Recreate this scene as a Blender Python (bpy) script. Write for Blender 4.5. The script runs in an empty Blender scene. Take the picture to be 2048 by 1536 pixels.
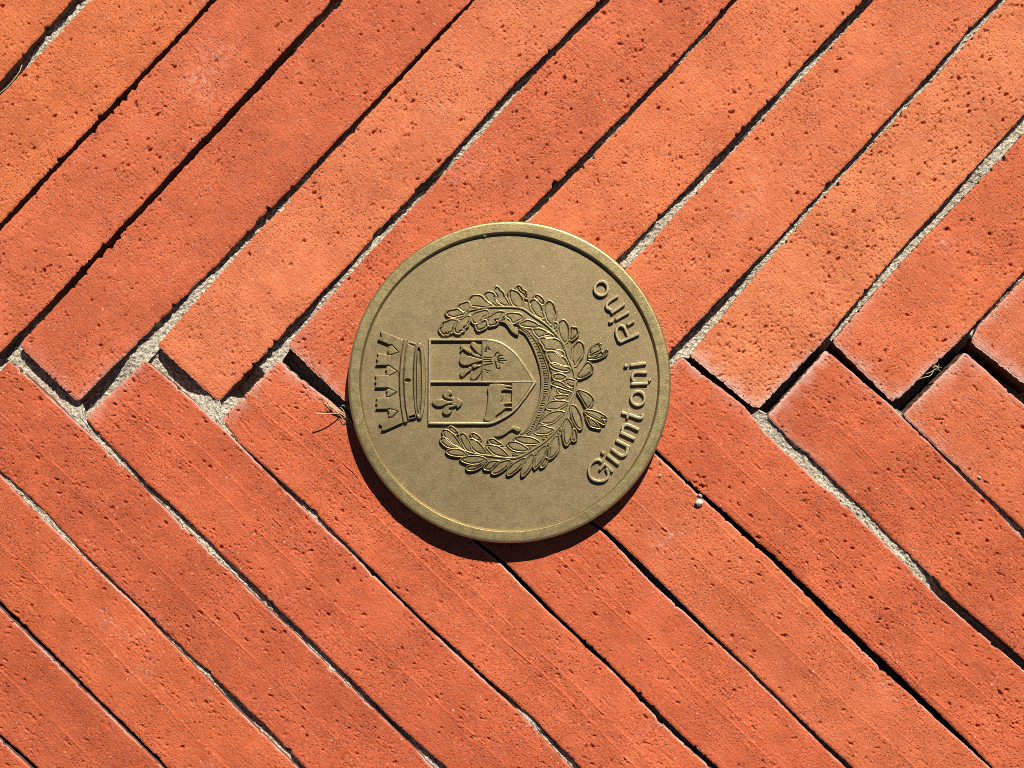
import bpy, bmesh, math, random
import numpy as np
from mathutils import Vector, Matrix
from mathutils.geometry import tessellate_polygon

random.seed(7)
rng = np.random.default_rng(11)
C = bpy.context.scene.collection
sc = bpy.context.scene

# ------------------------------------------------------------------ camera, sky, sun, exposure
P = 0.00025                       # metres on the paving per photograph pixel (photograph 2048 x 1536)
F = 3000.0                        # focal length in photograph pixels
DIST = F * P
cam_dir = Vector((0.026, -0.070, 1.0)).normalized()
CAM = cam_dir * DIST
FWD = -cam_dir
RGT = FWD.cross(Vector((0, 1, 0))).normalized()
UPV = RGT.cross(FWD).normalized()
cd = bpy.data.cameras.new("camera")
cam = bpy.data.objects.new("camera", cd)
C.objects.link(cam)
cam.matrix_world = Matrix((( RGT.x, UPV.x, -FWD.x, CAM.x),
                           ( RGT.y, UPV.y, -FWD.y, CAM.y),
                           ( RGT.z, UPV.z, -FWD.z, CAM.z),
                           (0, 0, 0, 1)))
cd.sensor_width = 36.0
cd.lens = 36.0 * F / 2048.0
cd.clip_start = 0.01
cd.clip_end = 100.0
sc.camera = cam

SUN_EL = math.radians(45.0)
SUN_AZ = math.radians(72.0)       # counter-clockwise from +x (picture right)
sdir = Vector((math.cos(SUN_AZ) * math.cos(SUN_EL), math.sin(SUN_AZ) * math.cos(SUN_EL), math.sin(SUN_EL)))

w = bpy.data.worlds.new("World")
sc.world = w
w.use_nodes = True
nt = w.node_tree
sky = nt.nodes.new("ShaderNodeTexSky")
sky.sky_type = 'NISHITA'
sky.sun_disc = False
sky.sun_elevation = SUN_EL
sky.sun_rotation = math.pi / 2 - SUN_AZ
sky.altitude = 1500.0
sky.air_density = 0.5
sky.dust_density = 0.2
bgn = nt.nodes["Background"]
bgn.inputs["Strength"].default_value = 0.05
nt.links.new(sky.outputs["Color"], bgn.inputs["Color"])

sl = bpy.data.lights.new("sun", 'SUN')
sl.energy = 5.0
sl.angle = math.radians(0.5)
sl.color = (1.0, 0.93, 0.82)
so = bpy.data.objects.new("sun", sl)
C.objects.link(so)
so.rotation_euler = sdir.to_track_quat('Z', 'Y').to_euler()
so.location = sdir * 3

sc.view_settings.view_transform = 'Standard'
sc.view_settings.look = 'None'
sc.view_settings.gamma = 1.0
sc.view_settings.exposure = 0.42
sc.cycles.use_denoising = False          # keep the fine grain of clay and bronze
sc.cycles.filter_width = 0.9


# ------------------------------------------------------------------ helpers
def ground(px, py, z=0.0):
    """point of the plane at height z seen at a photograph pixel"""
    d = FWD * F + RGT * (px - 1024.0) + UPV * (768.0 - py)
    t = (z - CAM.z) / d.z
    return CAM + d * t


def ground_arr(xy, z):
    xy = np.asarray(xy, float)
    f, r, u, c = (np.array(v) for v in (FWD, RGT, UPV, CAM))
    d = f[None] * F + r[None] * (xy[:, :1] - 1024.0) + u[None] * (768.0 - xy[:, 1:2])
    z = np.broadcast_to(np.asarray(z, float), (len(xy),))
    t = (z - c[2]) / d[:, 2]
    return c[None] + d * t[:, None]


def link(name, me, mat=None, parent=None, smooth=False):
    o = bpy.data.objects.new(name, me)
    C.objects.link(o)
    if mat is not None and not me.materials:
        me.materials.append(mat)
    if parent is not None:
        o.parent = parent
    if smooth:
        me.polygons.foreach_set("use_smooth", [True] * len(me.polygons))
    return o


def mesh(name, verts, faces):
    me = bpy.data.meshes.new(name)
    me.from_pydata([tuple(v) for v in verts], [], [tuple(f) for f in faces])
    me.update()
    return me


def fix_normals(me):
    bm = bmesh.new()
    bm.from_mesh(me)
    bmesh.ops.recalc_face_normals(bm, faces=bm.faces)
    bm.to_mesh(me)
    bm.free()


def noise1(x, step, rg):
    """smooth random curve at positions x (photograph pixels), one knot every `step`, about -1..1"""
    x = np.asarray(x, float)
    x = (x - x.min()) / step + rg.uniform(0, 1)
    kn = rg.uniform(-1, 1, int(x.max()) + 4)
    i = np.floor(x).astype(int)
    t = x - i
    t = t * t * (3 - 2 * t)
    return kn[i] * (1 - t) + kn[i + 1] * t


def noise2(x, y, rg, size=64):
    g = rg.uniform(-1, 1, (size, size))
    xi = np.floor(x).astype(int)
    yi = np.floor(y).astype(int)
    tx = x - xi
    ty = y - yi
    tx = tx * tx * (3 - 2 * tx)
    ty = ty * ty * (3 - 2 * ty)
    a = g[xi % size, yi % size]
    b = g[(xi + 1) % size, yi % size]
    c = g[xi % size, (yi + 1) % size]
    d = g[(xi + 1) % size, (yi + 1) % size]
    return (a * (1 - tx) + b * tx) * (1 - ty) + (c * (1 - tx) + d * tx) * ty


# ------------------------------------------------------------------ materials
class Nodes:
    def __init__(self, name):
        self.m = bpy.data.materials.new(name)
        self.m.use_nodes = True
        self.t = self.m.node_tree
        self.b = self.t.nodes["Principled BSDF"]

    def n(self, kind, **kw):
        nd = self.t.nodes.new(kind)
        for k, v in kw.items():
            if k in nd.inputs:
                nd.inputs[k].default_value = v
            else:
                setattr(nd, k, v)
        return nd

    def l(self, a, b):
        self.t.links.new(a, b)

    def math(self, op, a, b=None, clamp=False):
        nd = self.t.nodes.new("ShaderNodeMath")
        nd.operation = op
        nd.use_clamp = clamp
        for i, v in enumerate((a, b)):
            if v is None:
                continue
            if isinstance(v, (int, float)):
                nd.inputs[i].default_value = v
            else:
                self.l(v, nd.inputs[i])
        return nd.outputs[0]

    def noise(self, vec, scale, detail=3.0, rough=0.55):
        nd = self.n("ShaderNodeTexNoise", Scale=scale, Detail=detail, Roughness=rough)
        self.l(vec, nd.inputs["Vector"])
        return nd.outputs["Fac"]

    def ramp(self, fac, lo, hi, a=0.0, b=1.0):
        nd = self.n("ShaderNodeMapRange", interpolation_type='SMOOTHSTEP')
        self.l(fac, nd.inputs["Value"])
        for k, v in (("From Min", lo), ("From Max", hi), ("To Min", a), ("To Max", b)):
            if isinstance(v, (int, float)):
                nd.inputs[k].default_value = v
            else:
                self.l(v, nd.inputs[k])
        return nd.outputs["Result"]

    def mix(self, fac, a, b, blend='MIX'):
        nd = self.t.nodes.new("ShaderNodeMix")
        nd.data_type = 'RGBA'
        nd.blend_type = blend
        for sock, v in ((nd.inputs[0], fac), (nd.inputs[6], a), (nd.inputs[7], b)):
            if isinstance(v, (int, float)):
                sock.default_value = v
            elif isinstance(v, tuple):
                sock.default_value = v + (1.0,) if len(v) == 3 else v
            else:
                self.l(v, sock)
        return nd.outputs[2]

    def coords(self, scale=(1, 1, 1)):
        tc = self.n("ShaderNodeTexCoord")
        oi = self.n("ShaderNodeObjectInfo")
        off = self.n("ShaderNodeVectorMath", operation='MULTIPLY_ADD')
        self.l(oi.outputs["Random"], off.inputs[0])
        off.inputs[1].default_value = (7.3, 3.1, 0.0)
        self.l(tc.outputs["Object"], off.inputs[2])
        sv = self.n("ShaderNodeVectorMath", operation='MULTIPLY')
        self.l(off.outputs[0], sv.inputs[0])
        sv.inputs[1].default_value = scale
        self.oi = oi
        return sv.outputs[0], off.outputs[0]


def brick_material(name, stretch, streak_amp):
    N = Nodes(name)
    _, v = N.coords()
    # long-axis squeeze for streaks
    sv = N.n("ShaderNodeVectorMath", operation='MULTIPLY')
    N.l(v, sv.inputs[0])
    sv.inputs[1].default_value = stretch
    sv = sv.outputs[0]
    # wobble for irregular pits
    wn = N.n("ShaderNodeTexNoise", Scale=700.0, Detail=2.0)
    N.l(v, wn.inputs["Vector"])
    wa = N.n("ShaderNodeVectorMath", operation='MULTIPLY_ADD')
    N.l(wn.outputs["Color"], wa.inputs[0])
    wa.inputs[1].default_value = (0.0022, 0.0022, 0.0)
    N.l(v, wa.inputs[2])
    wv = wa.outputs[0]

    def pits(scale, rmin, rmax, depth, keep):
        vo = N.n("ShaderNodeTexVoronoi", Scale=scale)
        vo.feature = 'F1'
        vo.voronoi_dimensions = '2D'
        N.l(wv, vo.inputs["Vector"])
        sp = N.n("ShaderNodeSeparateColor")
        N.l(vo.outputs["Color"], sp.inputs[0])
        r = N.ramp(sp.outputs[0], keep, 1.0, rmin, rmax)
        on = N.ramp(sp.outputs[0], keep - 0.01, keep + 0.01)
        q = N.math('DIVIDE', vo.outputs["Distance"], r)
        hole = N.ramp(q, 0.1, 1.1, 1.0, 0.0)
        hole = N.math('MULTIPLY', hole, on)
        return N.math('MULTIPLY', hole, -depth)

    dens = N.ramp(N.noise(v, 22.0, 2.0), 0.35, 0.62, 0.15, 1.0)
    sml = N.math('MULTIPLY', pits(640.0, 0.14, 0.36, 0.00042, 0.35), dens)
    grain = N.math('MULTIPLY', N.noise(v, 1000.0, 3.0, 0.65), 0.00042)
    strk = N.math('MULTIPLY', N.noise(sv, 900.0, 3.0, 0.6), streak_amp)
    lump = N.math('MULTIPLY', N.noise(v, 240.0, 3.0), 0.00025)
    h = N.math('ADD', grain, strk)
    for x in (sml, lump):
        h = N.math('ADD', h, x)
    bp = N.n("ShaderNodeBump", Strength=1.0, Distance=1.0)
    N.l(h, bp.inputs["Height"])
    N.l(bp.outputs["Normal"], N.b.inputs["Normal"])
    # colour
    col = N.oi.outputs["Color"]
    f1 = N.ramp(N.noise(v, 28.0, 4.0), 0.3, 0.7)
    a = N.mix(f1, (0.87, 0.84, 0.84), (1.09, 1.12, 1.14))
    col = N.mix(1.0, col, a, 'MULTIPLY')
    f2 = N.ramp(N.noise(v, 130.0, 4.0, 0.6), 0.3, 0.7)
    a = N.mix(f2, (0.92, 0.89, 0.88), (1.07, 1.09, 1.10))
    col = N.mix(1.0, col, a, 'MULTIPLY')
    f3 = N.ramp(N.noise(v, 1500.0, 3.0, 0.7), 0.35, 0.7)
    a = N.mix(f3, (0.76, 0.71, 0.69), (1.20, 1.26, 1.30))
    col = N.mix(1.0, col, a, 'MULTIPLY')
    # pale bloom
    bl = N.math('MULTIPLY', N.ramp(N.noise(v, 16.0, 5.0, 0.6), 0.60, 0.78),
                N.ramp(N.noise(v, 420.0, 4.0, 0.7), 0.45, 0.7))
    col = N.mix(N.math('MULTIPLY', bl, 0.8), col, (0.62, 0.42, 0.36))
    sp = N.ramp(N.noise(v, 620.0, 2.0, 0.5), 0.695, 0.74)
    col = N.mix(N.math('MULTIPLY', sp, 0.7), col, (0.72, 0.50, 0.38))
    at = N.n("ShaderNodeAttribute", attribute_name="bloom_lit_edge")
    lb = N.math('MULTIPLY', at.outputs["Fac"], N.ramp(N.noise(v, 300.0, 4.0, 0.7), 0.25, 0.6, 0.55, 1.0))
    col = N.mix(lb, col, (0.70, 0.56, 0.48))  # one tint for joint lime and the painted sunlit edge line
    # dirt blotches
    db = N.math('MULTIPLY', N.ramp(N.noise(v, 34.0, 5.0, 0.6), 0.66, 0.80), 0.35)
    col = N.mix(db, col, (0.12, 0.05, 0.035))
    N.l(col, N.b.inputs["Base Color"])
    N.b.inputs["Roughness"].default_value = 0.85
    N.b.inputs["Specular IOR Level"].default_value = 0.3
    return N.m


M_brickA = brick_material("fired_clay_cross_dragged", (1.0, 0.13, 1.0), 0.00038)
M_brickB = brick_material("fired_clay_long_dragged", (0.13, 1.0, 1.0), 0.00032)


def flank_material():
    N = Nodes("clay_flank_mortar_smear_painted_shade")
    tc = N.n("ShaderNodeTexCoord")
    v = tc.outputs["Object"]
    c = N.mix(N.ramp(N.noise(v, 120.0, 4.0), 0.35, 0.65), (0.20, 0.062, 0.036), (0.15, 0.095, 0.07))  # smeared clay, its colour darkened to stand for shade down in the joints
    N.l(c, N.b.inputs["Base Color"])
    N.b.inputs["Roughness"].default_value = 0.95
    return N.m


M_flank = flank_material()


def mortar_material():
    N = Nodes("sandy_mortar")
    tc = N.n("ShaderNodeTexCoord")
    v = tc.outputs["Object"]
    c = N.mix(N.ramp(N.noise(v, 60.0, 4.0), 0.3, 0.7), (0.62, 0.55, 0.43), (0.80, 0.72, 0.58))
    c = N.mix(N.ramp(N.noise(v, 900.0, 3.0, 0.75), 0.42, 0.58), (0.36, 0.32, 0.25), c)
    c = N.mix(N.ramp(N.noise(v, 800.0, 2.0, 0.5), 0.62, 0.7), c, (0.86, 0.81, 0.70))
    N.l(c, N.b.inputs["Base Color"])
    N.b.inputs["Roughness"].default_value = 0.95
    bp = N.n("ShaderNodeBump", Strength=1.0, Distance=1.0)
    h = N.math('MULTIPLY', N.noise(v, 900.0, 4.0, 0.65), 0.0017)
    N.l(h, bp.inputs["Height"])
    N.l(bp.outputs["Normal"], N.b.inputs["Normal"])
    return N.m


def simple_material(name, a, b, scale, rough=0.8, bump=0.0):
    N = Nodes(name)
    tc = N.n("ShaderNodeTexCoord")
    v = tc.outputs["Object"]
    c = N.mix(N.ramp(N.noise(v, scale, 4.0), 0.3, 0.7), a, b)
    N.l(c, N.b.inputs["Base Color"])
    N.b.inputs["Roughness"].default_value = rough
    if bump:
        bp = N.n("ShaderNodeBump", Strength=1.0, Distance=1.0)
        N.l(N.math('MULTIPLY', N.noise(v, scale * 3, 3.0), bump), bp.inputs["Height"])
        N.l(bp.outputs["Normal"], N.b.inputs["Normal"])
    return N.m


def bronze_material(name, dark, light, rough, grain):
    N = Nodes(name)
    tc = N.n("ShaderNodeTexCoord")
    v = tc.outputs["Object"]
    c = N.mix(N.ramp(N.noise(v, 45.0, 4.0, 0.6), 0.3, 0.7), dark, light)
    g = N.ramp(N.noise(v, 1700.0, 3.0, 0.7), 0.35, 0.7)
    c = N.mix(1.0, c, N.mix(g, (0.78, 0.77, 0.74), (1.18, 1.19, 1.21)), 'MULTIPLY')
    sp = N.ramp(N.noise(v, 1100.0, 2.0, 0.5), 0.72, 0.76)
    c = N.mix(N.math('MULTIPLY', sp, 0.7), c, (0.85, 0.70, 0.42))
    N.l(c, N.b.inputs["Base Color"])
    N.b.inputs["Metallic"].default_value = 0.75
    r = N.ramp(N.noise(v, 300.0, 4.0), 0.3, 0.7, rough - 0.05, rough + 0.06)
    N.l(r, N.b.inputs["Roughness"])
    bp = N.n("ShaderNodeBump", Strength=1.0, Distance=1.0)
    h = N.math('MULTIPLY', N.noise(v, 1900.0, 3.0, 0.6), grain)
    N.l(h, bp.inputs["Height"])
    N.l(bp.outputs["Normal"], N.b.inputs["Normal"])
    return N.m


M_mortar = mortar_material()
M_bed = simple_material("dark_sand", (0.05, 0.04, 0.03), (0.12, 0.10, 0.08), 400.0, 0.95, 0.0015)
M_field = bronze_material("matt_bronze", (0.278, 0.21, 0.106), (0.322, 0.244, 0.125), 0.52, 0.00007)
M_relief = bronze_material("rubbed_bronze", (0.285, 0.22, 0.104), (0.35, 0.274, 0.138), 0.46, 0.00005)
M_letter = bronze_material("polished_bronze", (0.52, 0.42, 0.24), (0.62, 0.51, 0.30), 0.42, 0.00004)
M_ridge = bronze_material("rubbed_leaf_edge", (0.34, 0.265, 0.132), (0.41, 0.325, 0.17), 0.46, 0.00004)
M_rim = bronze_material("worn_bronze", (0.35, 0.274, 0.126), (0.405, 0.321, 0.15), 0.42, 0.00009)
M_straw = simple_material("dry_straw", (0.42, 0.31, 0.14), (0.60, 0.48, 0.26), 300.0, 0.7)
M_root = simple_material("pale_root", (0.42, 0.34, 0.18), (0.62, 0.54, 0.33), 500.0, 0.6)
M_pebble = simple_material("pale_stone", (0.50, 0.42, 0.36), (0.72, 0.64, 0.56), 500.0, 0.8, 0.0002)

# ------------------------------------------------------------------ paving
pav_me = mesh("pavement", [(-1.6, -1.6, -0.034), (1.6, -1.6, -0.034), (1.6, 1.6, -0.034), (-1.6, 1.6, -0.034)], [(0, 1, 2, 3)])
pavement = link("pavement", pav_me, M_bed)
pavement["kind"] = "structure"
pavement["label"] = "herringbone brick paving of long narrow orange-red bricks with sandy joints"

# edges of the joints, read along the brick: up = edge of the brick above the joint, lo = edge of the brick below it
U_up = {
    0: [(-610, 806), (0, 160), (143, 0)],
    1: [(-341, 806), (0, 444), (419, 0)],
    2: [(-97, 804), (0, 705), (191, 506), (663, 0)],
    3: [(154, 804), (441, 519), (700, 253), (940, 0)],
    4: [(437, 804), (701, 523), (875, 334), (1029, 168), (1200, 0)],
    5: [(693, 806), (1043, 437), (1370, 103), (1464, 0)],
    6: [(961, 806), (1237, 516), (1348, 403), (1727, 0)],
    7: [(1240, 812), (1348, 695), (1512, 521), (1536, 498), (1994, 0)],
    8: [(1514, 820), (1640, 690), (1792, 508), (2048, 229)],
    9: [(1788, 806), (1924, 676), (2048, 544)],
}
U_lo = {
    0: [(-480, 692), (0, 190), (181, 0)],
    1: [(-222, 694), (0, 460), (432, 0)],
    2: [(38, 691), (205, 508), (687, 0)],
    3: [(314, 691), (468, 516), (700, 267), (950, 0)],
    4: [(574, 691), (735, 509), (977, 253), (1090, 126), (1135, 84), (1220, 0)],
    5: [(832, 682), (1063, 437), (1370, 118), (1474, 0)],
    6: [(1112, 690), (1282, 506), (1348, 431), (1748, 0)],
    7: [(1380, 711), (1543, 513), (1621, 422), (2013, 0)],
    8: [(1663, 682), (1820, 508), (2048, 267)],
    9: [(1940, 683), (1958, 650), (2048, 556)],
}
V_up = {
    -2: [(-652, 830), (0, 1469), (75, 1536)],
    -1: [(-379, 832), (0, 1202), (137, 1339), (267, 1466), (335, 1536)],
    0: [(-104, 837), (0, 941), (79, 1011), (164, 1103), (280, 1213), (386, 1315), (533, 1452), (612, 1536)],
    1: [(171, 835), (191, 862), (297, 968), (359, 1025), (492, 1155), (598, 1257), (700, 1356), (773, 1428), (892, 1536)],
    2: [(444, 838), (479, 886), (615, 1011), (749, 1144), (848, 1240), (978, 1360), (1066, 1435), (1162, 1536)],
    3: [(717, 840), (960, 1086), (1012, 1127), (1118, 1233), (1217, 1325), (1348, 1455), (1437, 1536)],
    4: [(985, 845), (1183, 1042), (1217, 1062), (1370, 1213), (1492, 1332), (1594, 1431), (1707, 1536)],
    5: [(1255, 842), (1348, 934), (1392, 975), (1433, 1011), (1553, 1117), (1758, 1312), (1929, 1476), (1987, 1536)],
    6: [(1534, 831), (1567, 869), (1628, 920), (1734, 1025), (1912, 1202), (2048, 1319)],
    7: [(1805, 830), (1881, 903), (2011, 1025), (2048, 1059)],
}
V_lo = {
    -2: [(-803, 716), (0, 1479), (60, 1536)],
    -1: [(-530, 716), (0, 1216), (103, 1315), (260, 1472), (325, 1536)],
    0: [(-258, 718), (0, 951), (58, 1011), (171, 1117), (273, 1213), (386, 1329), (451, 1394), (595, 1536)],
    1: [(20, 722), (154, 845), (239, 927), (325, 1011), (489, 1172), (700, 1373), (773, 1442), (865, 1534)],
    2: [(290, 719), (431, 842), (601, 1011), (700, 1103), (841, 1243), (974, 1366), (1039, 1425), (1142, 1534)],
    3: [(557, 719), (690, 828), (954, 1088), (1001, 1127), (1107, 1233), (1217, 1336), (1348, 1469), (1423, 1536)],
    4: [(830, 720), (1176, 1045), (1207, 1066), (1302, 1165), (1348, 1206), (1492, 1339), (1690, 1534)],
    5: [(1110, 722), (1348, 944), (1420, 1011), (1536, 1114), (1724, 1301), (1967, 1524)],
    6: [(1361, 712), (1489, 813), (1533, 869), (1621, 951), (1700, 1018), (1881, 1199), (2048, 1339)],
    7: [(1653, 699), (1786, 814), (1861, 890), (1997, 1025), (2048, 1078)],
}


def shift(pl, dx, dy=0):
    return [(x + dx, y + dy) for x, y in pl]


U_lo[-1] = shift(U_lo[0], -262)
U_up[10] = [(2070, 784)] + shift(U_up[9], 278)[1:]
U_lo[10] = shift(U_lo[9], 278)
U_up[11] = shift(U_up[9], 553)
V_up[-3] = shift(V_up[-2], -273)
V_up[8] = shift(V_up[7], 277)
V_lo[8] = [(1930, 704), (2048, 808)] + shift(V_lo[7], 277)[2:]
V_lo[9] = shift(V_lo[7], 553)
LEN = 1300.0
dA = np.array((0.6875, -0.7262))
dB = np.array((0.7180, 0.6960))


class Edge:
    """a long brick edge as sideways offset against distance along the brick"""
    def __init__(self, pl, d):
        p = np.asarray(pl, float)
        self.n = np.array((-d[1], d[0]))
        self.d = d
        self.s = p @ d
        self.o = p @ self.n
        k = -2 if (self.s[-1] - self.s[-2]) > 60 or len(self.s) < 3 else -3
        self.slope = (self.o[-1] - self.o[k]) / (self.s[-1] - self.s[k])

    def at(self, s):
        o = np.interp(s, self.s, self.o)
        over = np.maximum(s - self.s[-1], 0)
        return o + over * self.slope * 0.7

    def pts(self, s):
        return s[:, None] * self.d[None] + self.at(s)[:, None] * self.n[None]


CRATERS = [(350, 132, 13, 5), (918, 133, 9, 8), (762, 234, 14, 5), (1398, 970, 17, 9), (1902, 60, 15, 5), (1885, 840, 13, 6), (1700, 110, 6, 7), (1118, 38, 6, 6), (900, 205, 7, 5),
           (270, 1290, 13, 5), (385, 1275, 12, 4), (238, 1330, 10, 6), (590, 1105, 12, 5), (1205, 1150, 12, 4), (970, 1295, 8, 5), (880, 1205, 7, 5), (1276, 905, 10, 4), (360, 990, 14, 5),
           (1630, 1200, 9, 5), (1640, 375, 10, 5), (1330, 520, 10, 4), (1190, 1090, 8, 5), (540, 235, 8, 3), (700, 165, 6, 5), (1095, 345, 7, 5), (1500, 1170, 8, 6), (1010, 60, 9, 5), (1780, 1370, 6, 6)]


def frame_steps(e1, e2):
    """stations along a brick: close together where the photograph shows it"""
    out = [0.0]
    while out[-1] < LEN:
        u = out[-1]
        near = False
        for e in (e1, e2):
            x, y = e.pts(np.array([e.s[0] + u]))[0]
            near = near or (-30 < x < 2078 and -30 < y < 1566)
        out.append(u + (1.8 if near else 14.0))
    out[-1] = LEN
    return np.array(out)


def make_brick(e1, e2, d, mat, seed, tilt, ridges=(), bloom_lit_edge=(0.0, 0.0, 0.0), pitty=1.0, scratch=5, rough=1.0):
    rg = np.random.default_rng(seed)
    L = frame_steps(e1, e2)
    n = len(L)
    u = L / LEN
    p1 = e1.pts(e1.s[0] + L)
    p2 = e2.pts(e2.s[0] + L)
    across = p2 - p1
    wid = np.linalg.norm(across, axis=1)[:, None]
    across = across / wid

    def arris():                      # rough edge: soft waver + crumbled bits
        a = noise1(L, 60, rg) * 1.0 + noise1(L, 14, rg) * 0.8 * rough + noise1(L, 4, rg) * 0.9 * rough
        ch = np.maximum(noise1(L, 9, rg) - 0.48, 0) * 13 * np.maximum(noise1(L, 50, rg) + .45, 0)
        return a + ch * rough
    rc = 8.0
    corner = np.maximum(0, 1 - np.minimum(L, LEN - L) / rc) ** 2 * 3.5
    p1 = p1 + across * (arris() + corner)[:, None]
    p2 = p2 - across * (arris() + corner)[:, None]
    cols = np.array([0.0, 1.0, 2.6, 5.0] + list(np.linspace(7, 193, 104)) + [195, 197.4, 199, 200]) / 200.0
    extra = []
    for (v0, u0, u1, amp) in ridges:
        for dv in (-0.006, -0.001, 0.0025, 0.0095):
            extra.append((v0 + dv, 0, u0, u1))
    vv = sorted([(c, 0, 0, 1) for c in cols if all(abs(c - e[0]) > 0.005 for e in extra)] + extra)
    m = len(vv)
    cv = np.array([q[0] for q in vv])
    wob = noise1(L, 90, rg) * 0.004 if extra else np.zeros(n)
    cc = cv[None] + wob[:, None] * (np.minimum(cv, 1 - cv) * 2)[None]
    XY = p1[:, None] + (p2 - p1)[:, None] * cc[..., None]
    de = np.minimum(cv, 1 - cv) * 200.0
    ed = np.minimum(L, LEN - L)
    Z = (-2.4 * np.exp(-de / 1.6))[None] + (-2.2 * np.exp(-ed / 2.2))[:, None]
    Z = Z + (noise1(L, 110, rg) * 0.6)[:, None] + ((cv - 0.5) * tilt)[None]
    gx = np.broadcast_to(L[:, None], (n, m))
    gy = cc * 200.0
    Z = Z + noise2(gx / 46.0, gy / 46.0, rg) * 0.9 + noise2(gx / 13.0, gy / 13.0, rg) * 0.22 + noise2(gx / 4.2, gy / 4.2, rg, 251) * 0.20 + rg.normal(0, 0.10, (n, m))
    for (v0, u0, u1, amp) in ridges:      # drag lips: a slow rise, then a sharp drop towards the sunny side
        prf = np.interp(cv - v0, (-0.13, -0.006, -0.001, 0.0025, 0.0095), (0, 0.75, 1.0, 0.95, 0))
        on = np.interp(u, (u0 - .01, u0 + .01, u1 - .02, u1 + .01), (0 if u0 > 0 else 1, 1, 1, 0 if u1 < 1 else 1))
        Z = Z + (2.1 * amp * on * (0.85 + 0.3 * np.maximum(noise1(L, 60, np.random.default_rng(seed + 9)), -0.9)))[:, None] * prf[None]
    # pits, each with its own size, stretch and lean
    dense = np.array([L[i + 1] - L[i] < 5 for i in range(n - 1)] + [False])
    if dense.any():
        lo, hi = L[dense].min(), L[dense].max()
        cnt = int((hi - lo) * 200 / 85.0 * pitty)
        for _ in range(cnt):
            x0, y0 = rg.uniform(lo, hi), rg.uniform(3, 197)
            if noise2(np.array([x0 / 70.0]), np.array([y0 / 70.0]), np.random.default_rng(seed + 3), 24)[0] < rg.uniform(-0.9, 0.4):
                continue
            r = 0.95 + rg.exponential(0.52)
            st = 1 + rg.exponential(0.75)
            r = min(r, 3.5)
            st = min(st, 3.2)
            th = rg.normal(0, 0.5)
            i0, i1 = np.searchsorted(L, (x0 - r * st * 1.6, x0 + r * st * 1.6))
            j0, j1 = np.searchsorted(cv * 200, (y0 - r * st * 1.6, y0 + r * st * 1.6))
            if i1 <= i0 or j1 <= j0:
                continue
            X = gx[i0:i1, j0:j1] - x0
            Y = gy[i0:i1, j0:j1] - y0
            a = (X * math.cos(th) + Y * math.sin(th)) / (r * st ** .5 * 1.1)
            b = (-X * math.sin(th) + Y * math.cos(th)) / (r / st ** .5 * 1.1)
            q = np.sqrt(a * a + b * b) * (1 + 0.35 * noise2((X + x0) / 2.7, (Y + y0) / 2.7, rg, 32))
            Z[i0:i1, j0:j1] -= np.clip((1.3 - q) * 1.5, 0, 1) * r * rg.uniform(0.9, 1.9)
        # straight drag scratches along the brick
        for _ in range(scratch):
            x0, y0 = rg.uniform(lo, hi), rg.uniform(6, 194)
            ln = 8 + rg.exponential(16)
            i0, i1 = np.searchsorted(L, (x0, x0 + ln))
            j = int(np.searchsorted(cv * 200, y0))
            dp = rg.uniform(0.6, 1.7)
            for jj, k in ((j - 1, .45), (j, 1.0), (j + 1, rg.uniform(0, .9)), (j + 2, -.25)):
                if 2 < jj < m - 3 and i1 - i0 > 3:
                    Z[i0:i1, jj] -= dp * k * np.minimum(1, np.minimum(np.arange(i1 - i0), np.arange(i1 - i0)[::-1]) / 3.0)
    for (cx_, cy_, r, dp) in CRATERS:
        q = np.hypot(XY[..., 0] - cx_, XY[..., 1] - cy_) / r
        if q.min() < 0.6:
            f = np.clip(1 - q, 0, 1)
            Z -= f ** 0.6 * dp * np.clip(0.25 + 1.1 * noise2(gx / 4.5, gy / 4.5, rg, 97), 0, 1.2)
    ew = noise1(np.arange(m) * 3.2, 10, rg) * 1.3
    ew2 = noise1(np.arange(m) * 3.2, 10, rg) * 1.3
    XY = XY + (np.exp(-L / 10.0)[:, None] * ew[None])[..., None] * d
    XY = XY + (np.exp(-(LEN - L) / 10.0)[:, None] * ew2[None])[..., None] * d
    flat = ground_arr(XY.reshape(-1, 2), 0.0)
    flat[:, 2] = Z.reshape(-1) * P
    ring = [i * m for i in range(n)] + [(n - 1) * m + j for j in range(1, m)] + \
           [i * m + m - 1 for i in range(n - 2, -1, -1)] + [j for j in range(m - 2, 0, -1)]
    nv = len(flat)
    cen = flat.mean(axis=0)
    mid1 = flat[ring].copy()
    mid1[:, 2] -= 4 * P
    low1 = flat[ring].copy()
    low1[:, 2] = -0.0335
    low1[:, :2] += (cen[None, :2] - low1[:, :2]) * 0.004
    verts = np.vstack([flat, mid1, low1])
    idx = np.arange(n * m).reshape(n, m)
    f = np.stack([idx[:-1, :-1], idx[1:, :-1], idx[1:, 1:], idx[:-1, 1:]], -1).reshape(-1, 4)
    R = np.array(ring)
    k = np.arange(len(ring))
    k2 = (k + 1) % len(ring)
    f2 = np.stack([R[k], R[k2], nv + k2, nv + k], -1)
    f3 = np.stack([nv + k, nv + k2, nv + len(ring) + k2, nv + len(ring) + k], -1)
    ang = math.atan2(-d[1], d[0])
    ca, sa = math.cos(-ang), math.sin(-ang)
    loc = np.array((cen[0], cen[1], 0.0))
    q = verts - loc
    loc_v = np.stack([q[:, 0] * ca - q[:, 1] * sa, q[:, 0] * sa + q[:, 1] * ca, q[:, 2]], 1)
    F4 = np.vstack([f, f2, f3]).astype(np.int32)
    # face the top upwards
    t = loc_v[F4[0]]
    if np.cross(t[1] - t[0], t[2] - t[0])[2] < 0:
        F4 = F4[:, ::-1]
    me = bpy.data.meshes.new("brick")
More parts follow.
